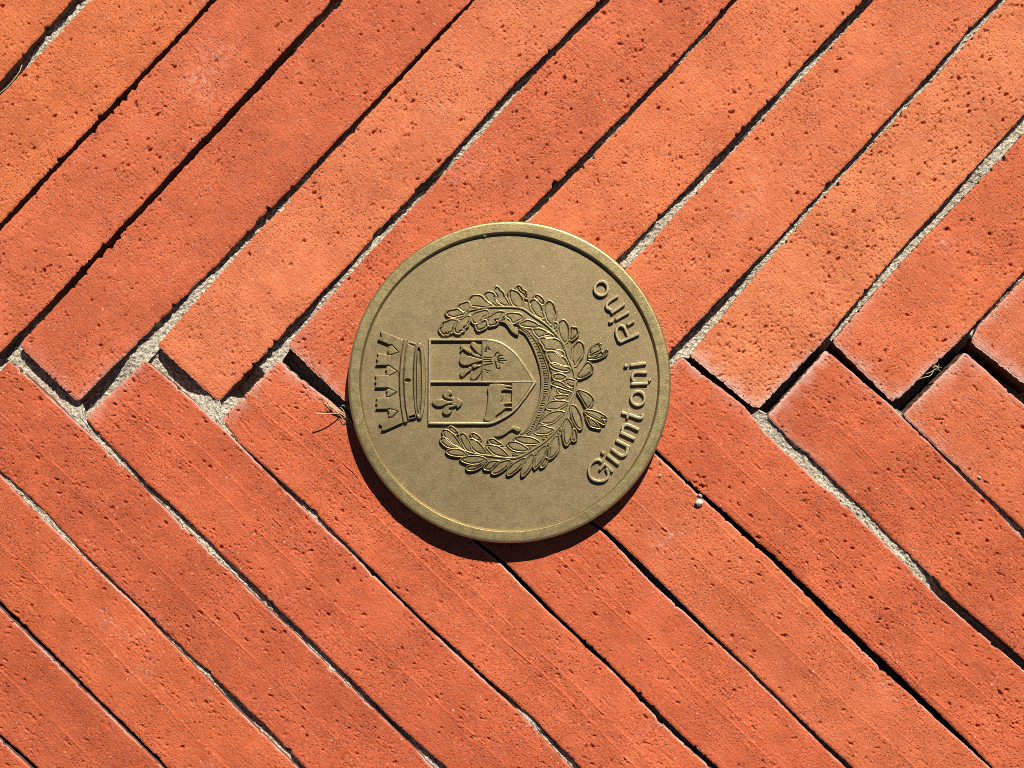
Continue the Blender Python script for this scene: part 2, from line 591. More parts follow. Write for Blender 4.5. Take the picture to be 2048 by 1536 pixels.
    me.vertices.add(len(loc_v))
    me.vertices.foreach_set("co", loc_v.reshape(-1).astype(np.float32))
    me.loops.add(F4.size)
    me.loops.foreach_set("vertex_index", F4.reshape(-1))
    me.polygons.add(len(F4))
    me.polygons.foreach_set("loop_start", np.arange(len(F4), dtype=np.int32) * 4)
    me.polygons.foreach_set("use_smooth", np.ones(len(F4), dtype=bool))
    me.update(calc_edges=True)
    # lime bloom that has crept in from the joints: start end, first side, second side
    bl = np.zeros((n, m))
    if any(bloom_lit_edge):
        for amt, dist in ((bloom_lit_edge[0], gx), (bloom_lit_edge[1], gy), (bloom_lit_edge[2], 200 - gy)):
            if amt:
                reach = 9 + 7 * noise2(gx / 17.0, gy / 17.0, rg)
                part = np.clip(1.3 - gx / 190.0, 0, 1) if dist is not gx else 1.0
                bl = np.maximum(bl, amt * np.exp(-dist / np.maximum(reach, 3)) * part)
    if len(bloom_lit_edge) > 3:  # last entry: sunlit arris painted as a pale line, with some mortar film
        ln = np.clip(noise1(L, 120, rg) * .6 + noise1(L, 22, rg) * .5 + .62, 0, 1)
        bl = np.maximum(bl, bloom_lit_edge[3] * np.exp(-np.maximum(200 - gy - 0.8, 0) / 1.5) * ln[:, None])
    at = me.attributes.new("bloom_lit_edge", 'FLOAT', 'POINT')
    at.data.foreach_set("value", np.concatenate([bl.reshape(-1), np.zeros(len(loc_v) - n * m)]).astype(np.float32))
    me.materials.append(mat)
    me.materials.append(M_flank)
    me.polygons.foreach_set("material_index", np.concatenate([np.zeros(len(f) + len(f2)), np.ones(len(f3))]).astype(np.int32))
    o = link("brick", me, None, pavement)
    o.location = loc
    o.rotation_euler = (0, 0, ang)
    return o


TA = {-1: (.47, .122, .046), 0: (.49, .132, .047), 1: (.50, .135, .051), 2: (.485, .122, .054), 3: (.455, .110, .049), 4: (.53, .155, .070), 5: (.475, .120, .054),
      6: (.54, .150, .064), 7: (.525, .146, .064), 8: (.545, .170, .075), 9: (.50, .128, .054), 10: (.50, .138, .063)}
TB = {-2: (.44, .10, .043), -1: (.42, .098, .041), 0: (.465, .112, .044), 1: (.425, .098, .042), 2: (.45, .105, .045), 3: (.485, .118, .050), 4: (.475, .112, .047),
      5: (.50, .132, .056), 6: (.475, .113, .047), 7: (.46, .110, .046), 8: (.48, .128, .055), 9: (.46, .11, .046)}
BLOOM_A = {3: (.2, 0, .3), 5: (.4, .2, .3), 8: (.75, 0, .7), 9: (.55, .3, .7), 10: (.7, .5, 0)}
BLOOM_B = {2: (.4, 0, 0), 3: (.5, 0, .5), 7: (.7, .3, .2), 8: (.6, .4, .4), 6: (.3, 0, .4), 4: (.3, .2, .2)}
PIT_A = {0: .5, 1: .75, 2: .8, 3: .55, 4: .8, 5: 1.15, 6: .9, 7: .95, 8: 1.9, 9: 1.0, 10: .6}
PIT_B = {-1: .4, 0: .5, 1: .75, 2: .7, 3: .6, 4: .5, 5: .55, 6: .7, 7: .8, 8: .5}
bricksA, bricksB = {}, {}
for k in range(0, 11):
    o = make_brick(Edge(U_lo[k - 1], dA), Edge(U_up[k], dA), dA, M_brickA, 100 + k, random.uniform(-1.5, 1.5), (),
                   BLOOM_A.get(k, (0, 0, 0)), PIT_A.get(k, 1.0))
    o.color = tuple(c * q for c, q in zip(TA[k], (1.15, 1.09, 1.0))) + (1,)
    bricksA[k] = o
RIDGE = {1: [(0.47, 0, 1, 1.0)], 2: [(0.47, .02, 1, 1.0), (0.68, .02, .35, .6)], 3: [(0.44, 0, 1, 1.4), (0.60, 0, 0.9, 1.0)],
         4: [(0.47, 0, 1, 1.0), (0.57, .1, .8, .7)], 5: [(0.46, 0, 1, 1.0), (0.9, .3, .7, 1.2)], 6: [(0.50, 0, 1, 1.1), (0.08, .2, .75, 1.2)],
         7: [(0.45, 0, 1, .8)], 8: [(0.48, 0, 1, .8)], 0: [(0.46, 0, 1, 1.0)], -1: [(0.5, 0, 1, .8)]}
for k in range(-2, 10):
    o = make_brick(Edge(V_up[k - 1], dB), Edge(V_lo[k], dB), dB, M_brickB, 200 + k, random.uniform(-1.5, 1.5), RIDGE.get(k, ()),
                   BLOOM_B.get(k, (0, 0, 0)) + (0.75,), PIT_B.get(k, .6), 26, 0.55)
    o.color = tuple(c * q for c, q in zip(TB[k], (1.12, 1.03, 0.95))) + (1,)
    bricksB[k] = o


def brick_copy(src, dx, dy):
    o = src.copy()
    C.objects.link(o)
    o.parent = pavement
    o.location = src.location + Vector((dx * P, -dy * P, 0))
    return o


for k in range(-2, 10):                       # the rows that carry on past the edges of the photograph
    brick_copy(bricksB[k], -306 + 275 * 3, -1913)
for k in range(0, 11):
    brick_copy(bricksA[k], 306 - 275 * 3, 1913)
for k in range(1, 4):
    brick_copy(bricksA[10], 275 * k, 0)
    brick_copy(bricksB[9], 275 * k, 0)
    brick_copy(bricksA[0], -264 * k, 0)
    brick_copy(bricksB[-2], -274 * k, 0)


# mortar in each joint; depth below the brick faces in photograph pixels along the joint
def mortar_joint(up, lo, d, depths, seed):
    e1, e2 = Edge(up, d), Edge(lo, d)
    rg = np.random.default_rng(seed)
    s0 = min(e1.s[0], e2.s[0]) - 4
    s1 = max(e1.s[0], e2.s[0]) + LEN - 30
    n = int((s1 - s0) / 2.6)
    s = np.linspace(s0, s1, n)
    a = e1.pts(s)
    b = e2.pts(s)
    gap = b - a
    L = np.maximum(np.linalg.norm(gap, axis=1), 2.0)[:, None]
    g = gap / L
    a = a - g * 4
    b = b + g * 4
    m = 9
    dep = np.interp((s - s0) / (s1 - s0), [q[0] for q in depths], [q[1] for q in depths])
    V = []
    for j in range(m):
        t = j / (m - 1)
        p = a + (b - a) * t
        z = -dep + noise1(s, 100, np.random.default_rng(seed + 1)) * np.minimum(dep * .4, 11) + noise1(s, 14, rg) * 1.5 + noise1(s, 5, rg) * 2.2
        z = z + 2.2 * abs(2 * t - 1) ** 2
        z = np.minimum(z, -2.0)
        w_ = ground_arr(p, 0.0)
        w_[:, 2] = z * P
        V.append(w_)
    V = np.stack(V, 1)
    idx = np.arange(n * m).reshape(n, m)
    f = np.stack([idx[:-1, :-1], idx[:-1, 1:], idx[1:, 1:], idx[1:, :-1]], -1).reshape(-1, 4).tolist()
    me = mesh("mortar_joint", V.reshape(-1, 3), f)
    fix_normals(me)
    if me.polygons[0].normal.z < 0:
        me.flip_normals()
    return link("mortar_joint", me, M_mortar, pavement)


def join_end(end, line):
    """end edge of the neighbouring brick, then the joint's own edge"""
    return list(end) + [p for p in line]


DU = {0: [(0, 50), (.45, 34), (1, 30)], 1: [(0, 80), (1, 80)], 2: [(0, 26), (.2, 34), (.5, 60), (.75, 48), (1, 30)],
      3: [(0, 44), (.07, 36), (.12, 18), (.4, 17), (.6, 22), (.75, 28), (1, 34)], 4: [(0, 16), (.035, 18), (.05, 70), (.085, 60), (.1, 23), (.35, 22), (.6, 24), (.8, 25), (1, 28)],
      5: [(0, 40), (.5, 22), (1, 28)], 6: [(0, 24), (.45, 23), (.65, 29), (1, 32)], 7: [(0, 32), (.2, 28), (.35, 24), (.6, 24), (1, 24)],
      8: [(0, 90), (.13, 90), (.165, 24), (.3, 19), (.42, 26), (.6, 20), (1, 24)], 9: [(0, 110), (.14, 110), (.17, 18), (1, 16)], 10: [(0, 100), (1, 40)]}
Bend = {k: [V_up[k - 1][0], V_lo[k][0]] for k in range(-2, 10)}
Aend = {k: [U_lo[k - 1][0], U_up[k][0]] for k in range(0, 11)}
for k in range(0, 11):
    mortar_joint(U_up[k], join_end(Bend.get(k - 1, []), U_lo[k]), dA, DU[k], 300 + k)
DV = {-2: [(0, 50), (1, 50)], -1: [(0, 50), (1, 40)], 0: [(0, 12), (.3, 8), (.5, 10), (.65, 15), (1, 18)],
      1: [(0, 24), (.1, 24), (.14, 13), (.2, 11), (.42, 11), (.6, 18), (1, 20)], 2: [(0, 32), (.08, 34), (.115, 12), (.14, 6), (.2, 6), (.25, 14), (.55, 22), (.75, 24), (.82, 8), (.9, 18), (1, 22)],
      3: [(0, 60), (.14, 60), (.2, 50), (1, 40)], 4: [(0, 50), (.6, 44), (.72, 18), (.8, 16), (1, 30)],
      5: [(0, 90), (1, 80)], 6: [(0, 90), (.125, 90), (.15, 7), (.3, 10), (.52, 10), (.58, 40), (1, 70)],
      7: [(0, 90), (.135, 80), (.16, 10), (.35, 14), (1, 36)], 8: [(0, 110), (1, 80)]}
for k in range(-2, 9):
    ae = Aend.get(k + 2, [])
    mortar_joint(join_end(ae, V_up[k]), V_lo[k], dB, DV[k], 400 + k)

# ------------------------------------------------------------------ medallion
RAD = 318.5 * P
HD = 43.0 * P
ZF = HD - 8.3 * P            # sunk field
HR = 7.2 * P                 # relief height above the field
Z0 = 0.0006
cen = ground(1018.0, 761.5, Z0 + HD)
med = bpy.data.objects.new("medallion", None)
med.empty_display_size = 0.05
C.objects.link(med)
med.location = (cen.x, cen.y, Z0)
med["label"] = "round bronze medallion with raised coat of arms, crown, wreath and lettering lying on brick paving"
med["category"] = "medallion"


def lathe(name, prof, seg, mat, closed_center=False):
    V, Fc = [], []
    for r, z in prof:
        for i in range(seg):
            a = 2 * math.pi * i / seg
            V.append((r * math.cos(a), r * math.sin(a), z))
    for k in range(len(prof) - 1):
        for i in range(seg):
            i2 = (i + 1) % seg
            Fc.append((k * seg + i, k * seg + i2, (k + 1) * seg + i2, (k + 1) * seg + i))
    if closed_center:
        V.append((0, 0, prof[0][1]))
        c = len(V) - 1
        for i in range(seg):
            Fc.append((c, i, (i + 1) % seg))
    me = mesh(name, V, Fc)
    fix_normals(me)
    return link(name, me, mat, med, smooth=True)


prof = [(RAD - 27 * P, ZF - 0.5 * P), (RAD - 26.0 * P, ZF - 0.5 * P), (RAD - 25.9 * P, ZF - 0.3 * P), (RAD - 22.7 * P, HD - 0.9 * P), (RAD - 22.55 * P, HD - 0.6 * P),
        (RAD - 22.2 * P, HD - 0.15 * P), (RAD - 21.9 * P, HD), (RAD - 21.0 * P, HD + 0.02 * P), (RAD - 6.4 * P, HD + 0.02 * P), (RAD - 5.6 * P, HD)]
for i in range(1, 9):
    a = math.pi / 2 * i / 8
    prof.append((RAD - 5.5 * P + 5.5 * P * math.sin(a), HD - 5.5 * P * (1 - math.cos(a))))
prof += [(RAD, HD - 7 * P), (RAD, 4 * P), (RAD - 0.8 * P, 1.2 * P), (RAD - 3 * P, 0), (RAD - 60 * P, 0)]
lathe("rim", prof, 320, M_rim)
lathe("disc", [(2 * P, ZF), (150 * P, ZF), (290 * P, ZF), (RAD - 25.4 * P, ZF)], 200, M_field, True)


def tr(crop, pts):
    """reading coordinates of an enlarged view -> photograph pixels"""
    ox, oy, k = {'c2': (720, 640, 6.145), 'c3': (840, 550, 6.4), 'c4': (1040, 560, 7.68), 'c5': (840, 760, 7.3125),
                 'c6': (1040, 740, 7.68), 'c7': (1140, 540, 6.4), 'c8': (1140, 760, 6.4), 'px': (0, 0, 1)}[crop]
    return np.array([(ox + x / k, oy + y / k) for x, y in pts])


def catmull(p, sub=4):
    p = np.asarray(p, float)
    n = len(p)
    out = []
    for i in range(n):
        p0, p1, p2, p3 = p[i - 1], p[i], p[(i + 1) % n], p[(i + 2) % n]
        for k in range(sub):
            t = k / sub
            out.append(0.5 * ((2 * p1) + (-p0 + p2) * t + (2 * p0 - 5 * p1 + 4 * p2 - p3) * t * t + (-p0 + 3 * p1 - 3 * p2 + p3) * t ** 3))
    return np.array(out)


def catmull_open(p, sub=6):
    p = np.asarray(p, float)
    q = np.vstack([2 * p[0] - p[1], p, 2 * p[-1] - p[-2]])
    out = []
    for i in range(1, len(q) - 2):
        p0, p1, p2, p3 = q[i - 1], q[i], q[i + 1], q[i + 2]
        for k in range(sub):
            t = k / sub
            out.append(0.5 * ((2 * p1) + (-p0 + p2) * t + (2 * p0 - 5 * p1 + 4 * p2 - p3) * t * t + (-p0 + 3 * p1 - 3 * p2 + p3) * t ** 3))
    out.append(p[-1])
    return np.array(out)


def ccw(p):
    x, y = p[:, 0], p[:, 1]
    a = np.sum(x * np.roll(y, -1) - np.roll(x, -1) * y)
    return p if a > 0 else p[::-1]


def offset(p, d):
    """grow (d > 0) or shrink a closed outline, photograph pixels"""
    p = ccw(p)
    e = np.roll(p, -1, 0) - p
    ln = np.maximum(np.linalg.norm(e, axis=1), 1e-6)[:, None]
    nrm = np.stack([e[:, 1], -e[:, 0]], 1) / ln
    m = nrm + np.roll(nrm, 1, 0)
    q = np.maximum(np.sum(m * m, 1) / 2.0, 0.5)[:, None]
    return p + m / q * d


CX, CY = cen.x, cen.y


def place(p, z):
    """photograph pixels on the medallion face -> medallion axes at height z"""
    g = ground_arr(p, Z0 + ZF + HR)
    g[:, 0] -= CX
    g[:, 1] -= CY
    g[:, 2] = z
    return g


class Build:
    def __init__(self):
        self.v, self.f, self.shiny = [], [], []

    def loop(self, p, z):
        i = len(self.v)
        self.v.extend(place(p, z).tolist())
        return list(range(i, i + len(p)))

    def bridge(self, a, b):
        n = len(a)
        for k in range(n):
            self.f.append((a[k], a[(k + 1) % n], b[(k + 1) % n], b[k]))

    def cap(self, loops):
        flat = [i for lp in loops for i in lp]
        tri = tessellate_polygon([[Vector((self.v[i][0], self.v[i][1], 0)) for i in lp] for lp in loops])
        for t in tri:
            self.f.append(tuple(flat[i] for i in t))

    def plate(self, outer, z0, z1, bev=1.0, holes=()):
        tops = []
        outer = ccw(np.asarray(outer, float))
        for k, lp in enumerate([outer] + [ccw(np.asarray(h, float)) for h in holes]):
            sg = -1 if k == 0 else 1
            a = self.loop(lp, z0)
            b = self.loop(lp, z1 - bev * P)
            c = self.loop(offset(lp, sg * bev * 0.38), z1 - bev * 0.35 * P)
            d = self.loop(offset(lp, sg * bev), z1)
            self.bridge(a, b)
            self.bridge(b, c)
            self.bridge(c, d)
            tops.append(d)
        self.cap(tops)

    def stroke(self, pts, width, z0, z1, bev=1.0, sub=6, ends=1.0):
        p = catmull_open(pts, sub) if len(pts) > 2 else np.asarray(pts, float)
        wd = np.interp(np.linspace(0, 1, len(p)), np.linspace(0, 1, len(width)), width) / 2 if hasattr(width, '__len__') else np.full(len(p), width / 2)
        tan = np.gradient(p, axis=0)
        tan = tan / np.maximum(np.linalg.norm(tan, axis=1), 1e-9)[:, None]
        nr = np.stack([-tan[:, 1], tan[:, 0]], 1)
        left = p + nr * wd[:, None]
        right = p - nr * wd[:, None]
        e0 = p[0] - tan[0] * wd[0] * 0.35 * ends
        e1 = p[-1] + tan[-1] * wd[-1] * 0.35 * ends
        self.plate(np.vstack([left, [e1], right[::-1], [e0]]), z0, z1, bev)

    def ring(self, c, rx, ry, wid, z0, z1, bev=1.0, rot=0.0, seg=40):
        a = np.linspace(0, 2 * math.pi, seg, endpoint=False)

        def el(x, y):
            X, Y = np.cos(a) * x, np.sin(a) * y
            return np.stack([c[0] + X * math.cos(rot) - Y * math.sin(rot), c[1] + X * math.sin(rot) + Y * math.cos(rot)], 1)
        self.plate(el(rx + wid / 2, ry + wid / 2), z0, z1, bev, [el(rx - wid / 2, ry - wid / 2)])

    def leaf(self, pad, z0, z1, grow=3.0, lobes=0.0, rg=None):
        pad = ccw(pad)
        out = offset(pad, grow)
        if lobes:
            n = len(out)
            ph = rg.uniform(0, 6)
            wv = np.abs(np.sin(np.arange(n) * 0.62 + ph))
            out = out + (offset(out, 1.0) - out) * (wv * lobes - lobes * .3)[:, None]
            pad = pad + (offset(pad, 1.0) - pad) * (wv * lobes * .8 - lobes * .5)[:, None]
        lo = 5.0 * P
        a = self.loop(out, z0)
        b = self.loop(out, z1 - 1.2 * P)
        c = self.loop(out + (pad - out) * 0.18, z1 - 0.2 * P)
        c2 = self.loop(out + (pad - out) * 0.38, z1 + 0.2 * P)
        d = self.loop(offset(pad, 1.7), z1)
        e = self.loop(offset(pad, 1.35), z1 - lo)
        f = self.loop(offset(pad, -0.9), z1 - lo)
        g = self.loop(offset(pad, -1.2), z1 - 0.6 * P)
        h = self.loop(offset(pad, -1.7), z1 - 0.2 * P)
        self.bridge(a, b)
        k0 = len(self.f)
        self.bridge(b, c)
        self.bridge(c, c2)
        self.bridge(c2, d)
        self.shiny.extend(range(k0, len(self.f)))
        for x, y in ((d, e), (e, f), (f, g), (g, h)):
            self.bridge(x, y)
        self.cap([h])

    def make(self, name, mat, parent):
        me = mesh(name, self.v, self.f)
        fix_normals(me)
        if self.shiny:
            me.materials.append(mat)
            me.materials.append(M_ridge)
            for k in self.shiny:
                me.polygons[k].material_index = 1
        return link(name, me, mat, parent)


B0 = ZF - 0.4 * P
T0 = ZF + HR

# ---- lettering: the strokes of each letter
LET = [
    ('c8', [[(408, 1050), (375, 1022), (312, 1032), (258, 1090), (243, 1170), (275, 1255), (350, 1292), (435, 1285), (485, 1240), (492, 1185), (465, 1130)],
            [(455, 1075), (548, 1172)], [(447, 1072), (380, 1150)]], [30, 32, 24]),
    ('c8', [[(475, 955), (625, 1075)], [(408, 912), (434, 944)]], [36, 34]),
    ('c8', [[(592, 768), (765, 858)], [(532, 878), (640, 958), (692, 965), (728, 925), (738, 868)]], [34, 33]),
    ('c8', [[(882, 634), (760, 578), (705, 575), (674, 610), (684, 672)], [(648, 668), (828, 752)]], [33, 35]),
    ('c8', [[(665, 415), (780, 448), (885, 485), (925, 472), (928, 435)], [(758, 382), (733, 490)]], [33, 27]),
    ('c8', [('ring', (871, 232), 87, 88, 33)], []),
    ('c7', [[(990, 1308), (850, 1308), (806, 1330), (800, 1380), (826, 1428)], [(786, 1456), (996, 1447)], [(1008, 1418), (1034, 1400)]], [32, 34, 24]),
    ('c7', [[(774, 1216), (976, 1190)], [(700, 1224), (742, 1219)]], [34, 36]),
    ('c7', [[(638, 920), (882, 812)], [(632, 912), (596, 812), (604, 738), (646, 708), (694, 728), (722, 778), (756, 862)], [(735, 700), (818, 648)]], [34, 31, 33]),
    ('c7', [[(585, 628), (750, 535)], [(505, 668), (553, 642)]], [34, 34]),
    ('c7', [[(612, 326), (520, 382), (474, 428), (478, 482), (532, 512)], [(530, 545), (695, 432)]], [32, 34]),
    ('c7', [('ring', (402, 232), 84, 90, 34)], []),
]
for crop, strokes, widths in LET:
    b = Build()
    for q, st in enumerate(strokes):
        zt = T0 + (0.3 + 0.06 * q) * P
        if st[0] == 'ring':
            c = tr(crop, [st[1]])[0]
            b.ring(c, st[2] / 6.4, st[3] / 6.4, st[4] / 6.4 + .6, B0, zt, 1.3, 0.25)
        else:
            b.stroke(tr(crop, st), widths[q] / 6.4 + .9, B0, zt, 1.3)
    b.make("letter", M_letter, med)

# ---- crown
b = Build()
body = [(250, 130), (535, 245), (500, 430), (480, 620), (475, 740), (480, 900), (495, 1080), (525, 1262), (310, 1358), (256, 1362), (272, 1308), (228, 1278),
        (355, 1208), (382, 1205), (478, 1121), (364, 1083), (350, 1092), (188, 1096), (214, 1052), (190, 1016), (214, 986), (196, 960), (348, 948), (354, 950), (458, 885), (346, 830),
        (178, 832), (203, 787), (180, 750), (203, 716), (182, 685), (335, 675), (364, 685), (468, 630), (356, 552), (188, 556), (220, 508), (196, 478), (225, 440), (210, 404),
        (362, 430), (374, 432), (484, 395), (390, 300), (362, 300), (214, 240), (266, 205)]
b.plate(tr('c2', body), B0, T0, 1.0)
for pad in ([(390, 312), (468, 393), (375, 422), (352, 416), (335, 372), (350, 322)], [(355, 566), (452, 630), (362, 677), (322, 665), (330, 632), (313, 602), (332, 566)],
            [(345, 843), (444, 885), (352, 940), (321, 930), (336, 892), (318, 868)], [(366, 1096), (462, 1121), (382, 1193), (346, 1180), (356, 1142), (340, 1112)]):
    b.plate(tr('c2', pad), B0, T0 - 0.15 * P, 0.9)
crown = b.make("crown", M_relief, med)
b = Build()
l1 = [(545, 240), (508, 430), (490, 620), (485, 740), (490, 900), (504, 1080), (534, 1258)]
r1 = [(582, 1258), (548, 1080), (534, 900), (529, 740), (534, 620), (550, 430), (585, 240)]
b.plate(tr('c2', l1 + r1), B0, T0 + 0.7 * P, 1.6)
b.make("band", M_relief, crown)
b = Build()
l2 = [(592, 262), (563, 430), (545, 620), (540, 740), (546, 900), (562, 1080), (590, 1225)]
r2 = [(690, 1205), (668, 1080), (652, 900), (646, 740), (650, 620), (664, 430), (688, 285)]
a = np.linspace(0, 2 * math.pi, 20, endpoint=False)
gem = np.stack([585 + 38 * np.cos(a), 742 + 23 * np.sin(a)], 1)
gap1 = [(610, 282), (672, 305), (664, 322), (604, 298)]
gap2 = [(600, 1190), (672, 1168), (676, 1186), (604, 1208)]
b.plate(tr('c2', l2 + r2), B0, T0, 1.0, [tr('c2', gem), tr('c2', gap1), tr('c2', gap2)])
b.make("jewelled_band", M_relief, crown)
b = Build()


def ell(cx, cy, rx, ry, n=48):
    t = np.linspace(0, 2 * math.pi, n, endpoint=False)
    return np.stack([cx + rx * np.sign(np.cos(t)) * np.abs(np.cos(t)) ** 0.85, cy + ry * np.sign(np.sin(t)) * np.abs(np.sin(t)) ** 0.85], 1)


b.plate(tr('c2', ell(731, 748, 74, 468)), B0, T0 + 0.4 * P, 1.5, [tr('c2', ell(722, 752, 33, 415))])
b.plate(tr('c2', ell(716, 762, 22, 370)), B0, T0 - 0.4 * P, 1.2)
b.make("base_ring", M_relief, crown)

# ---- shield
outer_sh = [(857, 677), (973, 677), (988.4, 679.5), (1004, 685), (1019.7, 695), (1034.2, 708.6), (1048.4, 727.4), (1059.6, 744.8), (1072.5, 765.2),
            (1054.5, 791.5), (1031.5, 820), (1012, 834.5), (989.5, 846), (976.8, 849), (856, 849)]


def soft(straight_a, curve, straight_b=()):
    parts = [np.array(straight_a)] if len(straight_a) else []
    parts.append(catmull_open(curve, 5))
    if len(straight_b):
        parts.append(np.array(straight_b))
    return np.vstack(parts)


b = Build()
fr = np.vstack([soft(outer_sh[:1], outer_sh[1:9]), soft((), outer_sh[9:14], outer_sh[14:])])
inn_top = [(862, 681.5), (973, 681.5), (987, 684), (1001.5, 689), (1016.5, 698.5), (1030.5, 711.5), (1044.5, 730), (1055.5, 747), (1064.5, 761.3), (862, 761.3)]
inn_bot = [(861, 765.6), (1065.5, 765.6), (1051.5, 788.5), (1029, 816.5), (1010, 830.3), (988.5, 841), (976.5, 844.2), (861, 844.2)]
b.plate(fr, B0, T0 + 0.3 * P, 1.3, [soft(inn_top[:1], inn_top[1:9], inn_top[9:]), soft(inn_bot[:1], inn_bot[1:7], inn_bot[7:])])
shield = b.make("shield", M_letter, med)


def groove(pts, wd):
    p = np.asarray(pts, float)
    p = catmull_open(p, 4) if len(p) > 2 else p
    tan = np.gradient(p, axis=0)
    tan = tan / np.linalg.norm(tan, axis=1)[:, None]
    nr = np.stack([-tan[:, 1], tan[:, 0]], 1) * wd / 2
    return np.vstack([p + nr, [p[-1] + tan[-1] * wd / 3], (p - nr)[::-1], [p[0] - tan[0] * wd / 3]])


b = Build()
pan = [(964.3, 681.2), (973, 681.2), (987, 683.7), (1001.5, 688.7), (1016.5, 698.2), (1030.5, 711.2), (1044.5, 729.7), (1055.5, 746.7), (1064.7, 761.6), (964.3, 761.6)]
cuts = [[(815, 1052), (918, 1062)], [(815, 1082), (905, 1086)], [(815, 1112), (915, 1108)], [(815, 1158), (925, 1132)], [(945, 1050), (960, 1030), (975, 1000), (1005, 990), (1008, 1012)],
        [(950, 1110), (966, 1120), (975, 1165), (985, 1195), (1014, 1200), (1020, 1182)], [(985, 1062), (1020, 1028), (1055, 1034)], [(990, 1080), (1040, 1066), (1066, 1074)],
        [(1000, 1096), (1045, 1092), (1105, 1096)], [(988, 1112), (1030, 1120), (1060, 1136)], [(840, 958), (866, 918), (880, 948), (905, 960)], [(828, 980), (850, 974)],
        [(820, 1208), (850, 1218), (900, 1232)], [(845, 1240), (872, 1254)]]
b.plate(soft(pan[:1], pan[1:9], pan[9:]), B0, T0 - 1.0 * P, 0.7, [groove(tr('c3', c), 2.0) for c in cuts])
b.make("raised_panel", M_relief, shield)
b = Build()
b.plate(soft([(1023.2, 765.3)], [(1065.2, 765.3), (1051.3, 788.3), (1029, 816.2), (1023.2, 820.6)]), B0, T0 - 1.0 * P, 0.7)
b.make("raised_panel", M_relief, shield)

b = Build()
lily = [
    [(500, 1090), (518, 1048), (560, 1030), (620, 1035), (700, 1055), (790, 1080), (790, 1098), (700, 1122), (620, 1150), (570, 1157), (520, 1137)],
    [(648, 880), (664, 856), (702, 865), (750, 905), (784, 960), (788, 1020), (760, 1012), (720, 980), (680, 935), (655, 905)],
    [(513, 905), (542, 890), (566, 922), (620, 945), (660, 972), (664, 1005), (622, 997), (582, 972), (552, 950), (522, 985), (510, 960), (526, 932)],
    [(664, 1008), (702, 1003), (750, 1020), (782, 1052), (722, 1050), (682, 1032)],
    [(513, 1240), (558, 1234), (606, 1214), (630, 1178), (662, 1190), (652, 1217), (604, 1252), (562, 1292), (532, 1302), (512, 1277)],
    [(648, 1312), (655, 1270), (700, 1225), (758, 1187), (786, 1182), (786, 1232), (750, 1290), (702, 1335), (664, 1337)],
    [(660, 1165), (690, 1142), (750, 1150), (782, 1165), (722, 1180), (690, 1190)],
]
for q, s in enumerate(lily):
    b.plate(catmull(tr('c3', s), 3), B0, T0 - (0.6 - 0.05 * q) * P, 1.2)
b.make("flowering_lily", M_relief, shield)
b = Build()
fl = [
    [(172, 325), (200, 295), (260, 277), (330, 280), (390, 303), (475, 316), (475, 337), (390, 352), (330, 380), (260, 387), (205, 362)],
    [(333, 192), (350, 160), (400, 142), (440, 155), (472, 187), (457, 212), (428, 217), (422, 245), (440, 255), (490, 250), (512, 270), (502, 297), (440, 283), (380, 267), (345, 237)],
    [(466, 300), (490, 268), (515, 290), (545, 264), (622, 330), (552, 412), (528, 375), (498, 395), (466, 352)],
    [(345, 412), (380, 380), (440, 366), (488, 372), (478, 397), (432, 407), (422, 432), (442, 447), (467, 452), (440, 492), (390, 507), (345, 492), (330, 452)],
]
for q, s in enumerate(fl):
    b.plate(catmull(tr('c5', s), 3), B0, T0 - (0.3 - 0.05 * q) * P, 1.2)
b.make("fleur_de_lis", M_relief, shield)
b = Build()
ox = [(1000, 85), (1040, 56), (1170, 54), (1250, 68), (1338, 84), (1338, 106), (1245, 104), (1262, 124), (1338, 130), (1338, 156), (1240, 146), (1190, 168), (1200, 205), (1222, 240), (1202, 290),
      (1186, 325), (1240, 330), (1338, 322), (1338, 345), (1242, 356), (1230, 374), (1242, 390), (1338, 394), (1338, 417), (1260, 412), (1200, 460), (1110, 522), (1112, 560), (1116, 600),
      (1080, 632), (1000, 606), (950, 592), (932, 552), (945, 522), (964, 512), (966, 450), (985, 330), (996, 200), (984, 140)]
b.plate(catmull(tr('c5', ox), 2), B0, T0 - 0.5 * P, 1.2)
b.make("standing_ox", M_relief, shield)

# ---- wreath: stems and backing, then every leaf
stem_top = [(927.5, 625), (949, 618.8), (980.6, 614), (1019.7, 614), (1045, 617), (1066, 631), (1092, 648.5), (1113, 669), (1128.5, 690), (1137.7, 716), (1148, 742), (1151, 757)]
stem_low = [(905, 888), (935.7, 903.6), (971, 910.4), (1019, 915.9), (1042.4, 911.8), (1072.5, 894), (1092, 880.6), (1113, 859.8), (1128.5, 836.4), (1140, 802.5), (1148, 785.6), (1151, 762)]
b = Build()
back_top = [(900, 638), (940, 624), (980, 617), (1020, 618), (1050, 630), (1080, 652), (1105, 676), (1120, 705), (1128, 735), (1135, 757)]
back_low = [(898, 893), (935, 904), (975, 911), (1019, 913), (1045, 905), (1075, 886), (1098, 862), (1114, 832), (1124, 800), (1132, 764)]
b.stroke(back_top, [18, 38, 44, 46, 50, 54, 56, 56, 56, 48], B0, T0 - 2.6 * P, 1.5)
b.stroke(back_low, [16, 34, 38, 40, 44, 48, 50, 52, 54, 48], B0, T0 - 2.5 * P, 1.5)
wreath = b.make("wreath", M_relief, med)
for stem in (stem_top, stem_low):
    b = Build()
    b.stroke(stem, [2.2, 3.2, 4.0, 4.4, 5.0, 5.0], B0, T0 + 0.9 * P, 1.2)
    b.make("stem", M_ridge, wreath)

